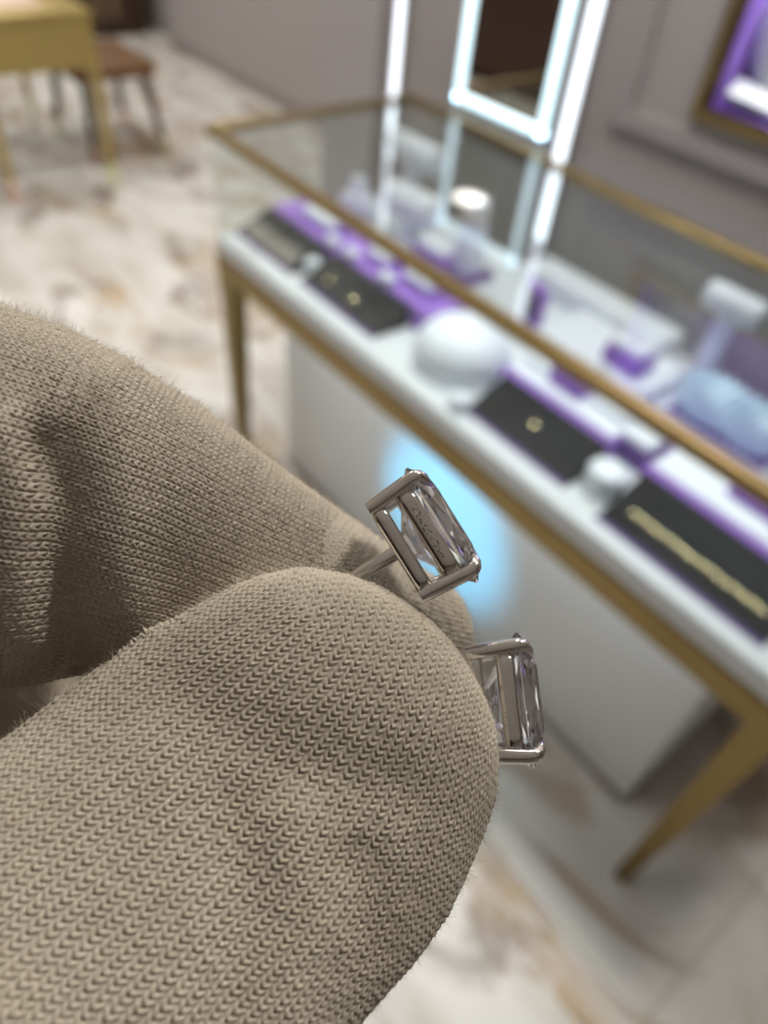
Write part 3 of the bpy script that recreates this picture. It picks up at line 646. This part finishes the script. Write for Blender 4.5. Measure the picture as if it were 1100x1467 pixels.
thumb_rest = chain([tc_[-1]+np.array([-1, -1, -4.5]), tc_[-1]+np.array([-9, -11, -2.0]), (-46, -66, -44), (-88, -92, -62)], [10.5, 12.0, 15, 17])
sweep(mb, thumb_rest)
IDX = chain([(-82, -26, -68), (-70, -4, -56), (-50, 6, -50), near(-60, 705, 51), near(60, 735, 52.5), near(180, 765, 55.2), near(300, 812, 57.6), near(420, 858, 59.2), near(510, 893, 60.4), near(582, 918, 61.5)],
            [13.5, 13.5, 13.5, 13.6, 13.2, 11.8, 10.3, 8.6, 7.4, 6.2])
IDX = [(c, r) for c, r in IDX]; IDX_FLAT = [1.0]*16+list(np.interp(np.arange(len(IDX)-16), [0, 8, 16, 40, 60], [1.0, .80, .66, .62, .66]))
sweep(mb, IDX, 48, IDX_FLAT)
for q, rr_ in (([(-84, -32, -86), (-68, -6, -76), (-50, -4, -74), (-34, -16, -76), (-38, -30, -78)], [13, 12, 11.5, 10, 8.5]),
               ([(-84, -40, -108), (-66, -12, -102), (-46, -10, -98), (-36, -26, -98), (-46, -40, -98)], [12.5, 11.5, 11, 9.5, 8]),
               ([(-86, -50, -128), (-70, -26, -124), (-54, -24, -120), (-44, -36, -118), (-52, -48, -116)], [11.5, 10, 9.5, 8.5, 7])): sweep(mb, chain(q, rr_))
for q, rr_ in (([(-80, -26, -62), (-104, -62, -72), (-126, -98, -84)], [14, 17, 20]), ([(-84, -32, -86), (-106, -66, -86), (-126, -98, -88)], [14, 16, 19]),
               ([(-84, -40, -108), (-106, -70, -100), (-128, -100, -92)], [13.5, 16, 19]), ([(-86, -50, -128), (-108, -76, -114), (-130, -102, -98)], [13, 16, 18]),
               ([(-88, -92, -62), (-108, -98, -76), (-128, -102, -88)], [17, 19, 20]), ([(-126, -98, -86), (-150, -122, -92), (-178, -150, -98)], [23, 24, 26])): sweep(mb, chain(q, rr_, 5))
sweep(mb, chain([(-56, -58, -47), (-60, -36, -50), (-64, -12, -55)], [9, 9, 9], 5))  # web chains out of view, added to keep light out of the finger gap
sweep(mb, chain([(-60, -62, -52), (-70, -42, -66), (-80, -30, -80)], [13, 13, 13], 5)); sweep(mb, chain([(-54, -66, -58), (-55, -46, -72), (-58, -24, -82)], [10, 10, 10], 5))
me = bpy.data.meshes.new('hand_base'); me.from_pydata(mb.v, [], mb.f); me.update()
bm = bmesh.new(); bm.from_mesh(me); bmesh.ops.recalc_face_normals(bm, faces=bm.faces[:]); bm.to_mesh(me); bm.free()
tmp = bpy.data.objects.new('hand_base', me); COL.objects.link(tmp)
rm = tmp.modifiers.new('r', 'REMESH'); rm.mode = 'VOXEL'; rm.voxel_size = 0.55; rm.adaptivity = 0
dg = bpy.context.evaluated_depsgraph_get(); ev = tmp.evaluated_get(dg); em = ev.to_mesh()
V = np.empty(len(em.vertices)*3); em.vertices.foreach_get('co', V); V = V.reshape(-1, 3)
ls = np.empty(len(em.polygons), int); em.polygons.foreach_get('loop_total', ls)
li = np.empty(len(em.loops), int); em.loops.foreach_get('vertex_index', li)
assert (ls == 4).all(); Q = li.reshape(-1, 4).copy()
ev.to_mesh_clear(); bpy.data.objects.remove(tmp); bpy.data.meshes.remove(me)
E_ = np.concatenate([Q[:, [0, 1]], Q[:, [1, 2]], Q[:, [2, 3]], Q[:, [3, 0]]])
deg = np.bincount(E_[:, 0], minlength=len(V))+np.bincount(E_[:, 1], minlength=len(V))
def smooth(X, it, lam=.5):
    for _ in range(it):
        S = np.stack([np.bincount(E_[:, 0], X[E_[:, 1], k_], len(V))+np.bincount(E_[:, 1], X[E_[:, 0], k_], len(V)) for k_ in range(3)], 1)
        X = X+lam*(S/deg[:, None]-X)
    return X
V = smooth(V, 8)
def vnormals(V, Q):
    n = np.cross(V[Q[:, 2]]-V[Q[:, 0]], V[Q[:, 3]]-V[Q[:, 1]]); N_ = np.zeros_like(V)
    for k_ in range(4):
        for c in range(3): N_[:, c] += np.bincount(Q[:, k_], n[:, c], len(V))
    return N_/np.maximum(np.linalg.norm(N_, axis=1), 1e-12)[:, None]
def pix(V): return np.stack([PX+F*V[:, 0]/-V[:, 2], PY-F*V[:, 1]/-V[:, 2]], 1)
# which finger a vertex belongs to
Tc = np.array([c for c, r in IDX[16:]]); Tr = np.array([r for c, r in IDX[16:]])
def seg_param(V, C_):
    """nearest point on a polyline: arc length, centre, tangent"""
    sl = np.concatenate([[0], np.cumsum(np.linalg.norm(np.diff(C_, axis=0), axis=1))])
    best = np.full(len(V), 1e9); S = np.zeros(len(V)); B = np.zeros_like(V); Tn = np.zeros_like(V)
    for i in range(len(C_)-1):
        a, d = C_[i], C_[i+1]-C_[i]; L = np.linalg.norm(d); u = ((V-a)@d)/L**2
        lo = -1e9 if i == 0 else 0; hi = 1e9 if i == len(C_)-2 else 1
        uc = np.clip(u, max(lo, -40), min(hi, 40)); q = a+uc[:, None]*d; e = np.linalg.norm(V-q, axis=1)
        k_ = e < best; best[k_] = e[k_]; S[k_] = sl[i]+uc[k_]*L; B[k_] = q[k_]; Tn[k_] = d/L
    return S, B, Tn, best
def is_thumb(V):
    _, _, _, dt = seg_param(V, np.concatenate([tc_, [c for c, r in thumb_rest]])); _, _, _, di = seg_param(V, np.array([c for c, r in IDX]))
    return dt/13.5 < di/11.0
# sculpted folds of the cloth
def gauss_line(P_, line, sig):
    line = np.array(line, float); best = np.full(len(P_), 1e9)
    for i in range(len(line)-1):
        a, d = line[i], line[i+1]-line[i]; u = np.clip(((P_-a)@d)/(d@d), 0, 1); best = np.minimum(best, np.linalg.norm(P_-(a+u[:, None]*d), axis=1))
    return np.exp(-(best/sig)**2)
N_ = vnormals(V, Q); P_ = pix(V); fac = (N_*(-V/np.linalg.norm(V, axis=1)[:, None])).sum(1); th = is_thumb(V)
vis = (fac > -.1) & (V[:, 2] > -70)
dsp = np.zeros(len(V))
ix_ = vis & ~th
dsp[ix_] += -1.3*gauss_line(P_[ix_], [(70, 640), (92, 720), (78, 800), (88, 890), (112, 975)], 30)
dsp[ix_] += .9*gauss_line(P_[ix_], [(150, 560), (170, 680), (165, 800), (190, 900)], 45)
dsp[ix_] += .8*gauss_line(P_[ix_], [(0, 620), (15, 760), (5, 900)], 45)
tx_ = vis & th
dsp[tx_] += -.35*gauss_line(P_[tx_], [(250, 1000), (400, 1090), (560, 1130)], 60)
dsp[tx_] += -.45*gauss_line(P_[tx_], [(330, 1160), (350, 1300), (330, 1467)], 50)
dsp[tx_] += .35*gauss_line(P_[tx_], [(420, 1180), (440, 1320), (410, 1467)], 45)
dsp[tx_] += -.4*gauss_line(P_[tx_], [(520, 1230), (530, 1350), (480, 1467)], 35)
V = V+N_*dsp[:, None]; V = smooth(V, 3)
# refine what the lens can resolve
N_ = vnormals(V, Q); P_ = pix(V); fac = (N_*(-V/np.linalg.norm(V, axis=1)[:, None])).sum(1)
okv = (fac > -.25) & (P_[:, 0] > -90) & (P_[:, 0] < 1150) & (P_[:, 1] > 380) & (P_[:, 1] < 1570) & (V[:, 2] > -68)
sel = okv[Q].any(1)
K = 6
def refine(V, Q, sel, K):
    q = V[Q[sel]]; g_ = np.linspace(0, 1, K+1); u, v = np.meshgrid(g_, g_, indexing='ij'); u = u.ravel(); v = v.ravel()
    Wt = np.stack([(1-u)*(1-v), u*(1-v), u*v, (1-u)*v], 1)
    pts = np.einsum('gk,qkc->qgc', Wt, q).reshape(-1, 3)
    rest = np.unique(Q[~sel]); allp = np.concatenate([pts, V[rest]])
    key = np.round(allp*20000).astype(np.int64); h = (key[:, 0]*73856093) ^ (key[:, 1]*19349663) ^ (key[:, 2]*83492791)
    _, idx, inv = np.unique(h, return_index=True, return_inverse=True); inv = inv.ravel()
    NV = allp[idx]; n1 = K+1
    i, j = np.meshgrid(np.arange(K), np.arange(K), indexing='ij'); i = i.ravel(); j = j.ravel()
    cell = np.stack([i*n1+j, (i+1)*n1+j, (i+1)*n1+j+1, i*n1+j+1], 1)
    ns = sel.sum(); fq = (np.arange(ns)[:, None, None]*(n1*n1)+cell[None]).reshape(-1, 4)
    mp = np.zeros(len(V), int); mp[rest] = len(pts)+np.arange(len(rest))
    return NV, np.concatenate([inv[fq], inv[mp[Q[~sel]]]]), ns*K*K
V, Q, nfine = refine(V, Q, sel, K)
N_ = vnormals(V, Q); th = is_thumb(V); P_ = pix(V)
fine = np.zeros(len(V), bool); fine[Q[:nfine].ravel()] = True
# knit coordinates in mm: across (u) and along (v) each finger
U = np.zeros(len(V)); W = np.zeros(len(V))
i_ = fine & th
Cax = tc_[::-1]; wr = tw[::-1]
rel = V[i_]-tc_[7]; t0 = tc_[0]-tc_[10]; t0 /= np.linalg.norm(t0)
along = rel@t0; cl = np.interp(along, (Cax-tc_[7])@t0, (Cax-tc_[7])@L3); lat = rel@L3-cl
wloc = np.interp(along, (Cax[:-4]-tc_[7])@t0, wr[:-4])+.3
U[i_] = wloc*np.arcsin(np.clip(lat/wloc, -1, 1)) * (13.5/wloc)
a0 = along.max()-11.0; Rc = 11.6
W[i_] = np.where(along > a0, a0+Rc*np.arcsin(np.clip((along-a0)/Rc, 0, 1)), along)
j_ = fine & ~th
ax_ = Tc[-1]-Tc[4]; ax_ /= np.linalg.norm(ax_); sd_ = np.cross(ax_, np.array([0, 0, 1.0])); sd_ /= np.linalg.norm(sd_)
ti = (Tc-Tc[4])@ax_; tl = (Tc-Tc[4])@sd_; rel = V[j_]-Tc[4]; S = rel@ax_
lat_i = rel@sd_-np.interp(S, ti, tl)
Ri = np.interp(S, ti, Tr)+.3; U[j_] = Ri*np.arcsin(np.clip(lat_i/Ri, -1, 1))*(10.5/Ri)**.5; W[j_] = S
wob = lambda a, b, s: .5*np.sin(a*1.7*s+1.3*np.sin(b*.9*s))+.5*np.sin(b*1.3*s+a*.6*s+2.1)
SW = np.where(th, .78, .54); SR = np.where(th, .47, .42)
u = U/SW+.10*wob(U, W, .9); v = W/SR+.12*wob(W, U, 1.1)
fu = u-np.floor(u)-.5; au = np.abs(fu)
jit = np.sin(np.floor(u)*91.7+7*th)*4375.85; jit = jit-np.floor(jit)
row = v-.75*au*2+.38*(jit-.5)
dr = np.abs(row-np.round(row))
chan = np.where(th, .62, .95)
h = (1-.50*np.exp(-(dr/.17)**2))*(1-chan*np.exp(-((.5-au)/.11)**2))*(1-.25*np.exp(-(au/.09)**2))-.75*np.exp(-(au/.16)**2-(dr/.20)**2)
hsh = np.sin(np.floor(u)*12.9898+np.floor(row)*78.233)*43758.5453; hsh = hsh-np.floor(hsh)
h = h*(.82+.36*hsh)
worn = 1-.55*np.clip(np.where(th, (W-(a0-1.0))/9.0, 0), 0, 1)
grain = wob(V[:, 0]*9, V[:, 1]*9+V[:, 2]*7, 1.6)*.5+wob(V[:, 1]*17, V[:, 0]*15, 1.3)*.5
d = np.where(fine, .195*worn*(h-.6)+.020*(1.6-worn)*grain, 0.0)
V2 = V+N_*d[:, None]
me = bpy.data.meshes.new('gloved_hand'); me.vertices.add(len(V2)); me.vertices.foreach_set('co', (V2*.001).ravel())
me.loops.add(Q.size); me.loops.foreach_set('vertex_index', Q.ravel().astype(np.int32))
me.polygons.add(len(Q)); me.polygons.foreach_set('loop_start', (np.arange(len(Q))*4).astype(np.int32)); me.polygons.foreach_set('use_smooth', np.ones(len(Q), bool))
me.update(); me.validate(); me.materials.append(M['knit'])
hand = bpy.data.objects.new('gloved_hand', me); COL.objects.link(hand); hand.matrix_world = CM
tag(hand, 'hand in a taupe knitted glove pinching the earring posts between thumb and index finger', 'hand')
# stray cotton fibres
fac = (N_*(-V/np.linalg.norm(V, axis=1)[:, None])).sum(1)
cand = np.where(fine & (fac > -.12) & (P_[:, 0] > -10) & (P_[:, 1] < 1480))[0]
wgt = np.exp(-(fac[cand]/.16)**2)*1.0+.03; wgt /= wgt.sum()
pick = rng.choice(cand, 9000, replace=False, p=wgt)
vs = []; fs = []
for q in pick:
    n = N_[q]; t = rng.normal(size=3); t -= n*t.dot(n); t /= np.linalg.norm(t); zs_ = min(1.0, max(.25, (-V2[q][2]-36)/12)); L = zs_*rng.uniform(.15, .66)*(1.6 if rng.random() < .06 else 1)
    d0 = n*rng.uniform(.25, 1.0)+t*rng.uniform(.3, 1.1); d0 /= np.linalg.norm(d0); cv = rng.normal(size=3)*.5
    p = V2[q]-n*.02; o = len(vs); r0 = rng.uniform(.008, .013)*(.5+.5*zs_)
    s1 = np.cross(d0, [0.3, .5, .8]); s1 /= np.linalg.norm(s1); s2 = np.cross(d0, s1)
    for k_ in range(4):
        u_ = k_/3; c = p+d0*L*u_+cv*L*u_*u_*.8; r = r0*(1-.5*u_)
        for g_ in (0, 2.094, 4.189): vs.append((c+r*(math.cos(g_)*s1+math.sin(g_)*s2))*.001)
    for k_ in range(3):
        for e in range(3): fs.append((o+k_*3+e, o+k_*3+(e+1) % 3, o+k_*3+3+(e+1) % 3, o+k_*3+3+e))
fm = bpy.data.meshes.new('fuzz'); fm.from_pydata(vs, [], fs); fm.materials.append(M['fuzz'])
fo = bpy.data.objects.new('fuzz', fm); COL.objects.link(fo); fo.parent = hand; fo['kind'] = 'stuff'
# sleeve over the wrist
sb = MB(); cr = chain([(-158, -130, -93), (-190, -162, -100), (-240, -215, -112), (-300, -275, -126)], [30, 33, 38, 44], 6)
pts = [c for c, r in cr]; sb.tube([c*.001 for c in pts], [r*.001 for c, r in cr], 36, cap=False)
sb.tube([c*.001 for c in pts], [(r-1.5)*.001 for c, r in cr], 36, cap=False)
so = sb.build('sleeve', 'sleeve', hand); so['label'] = 'black cloth sleeve'
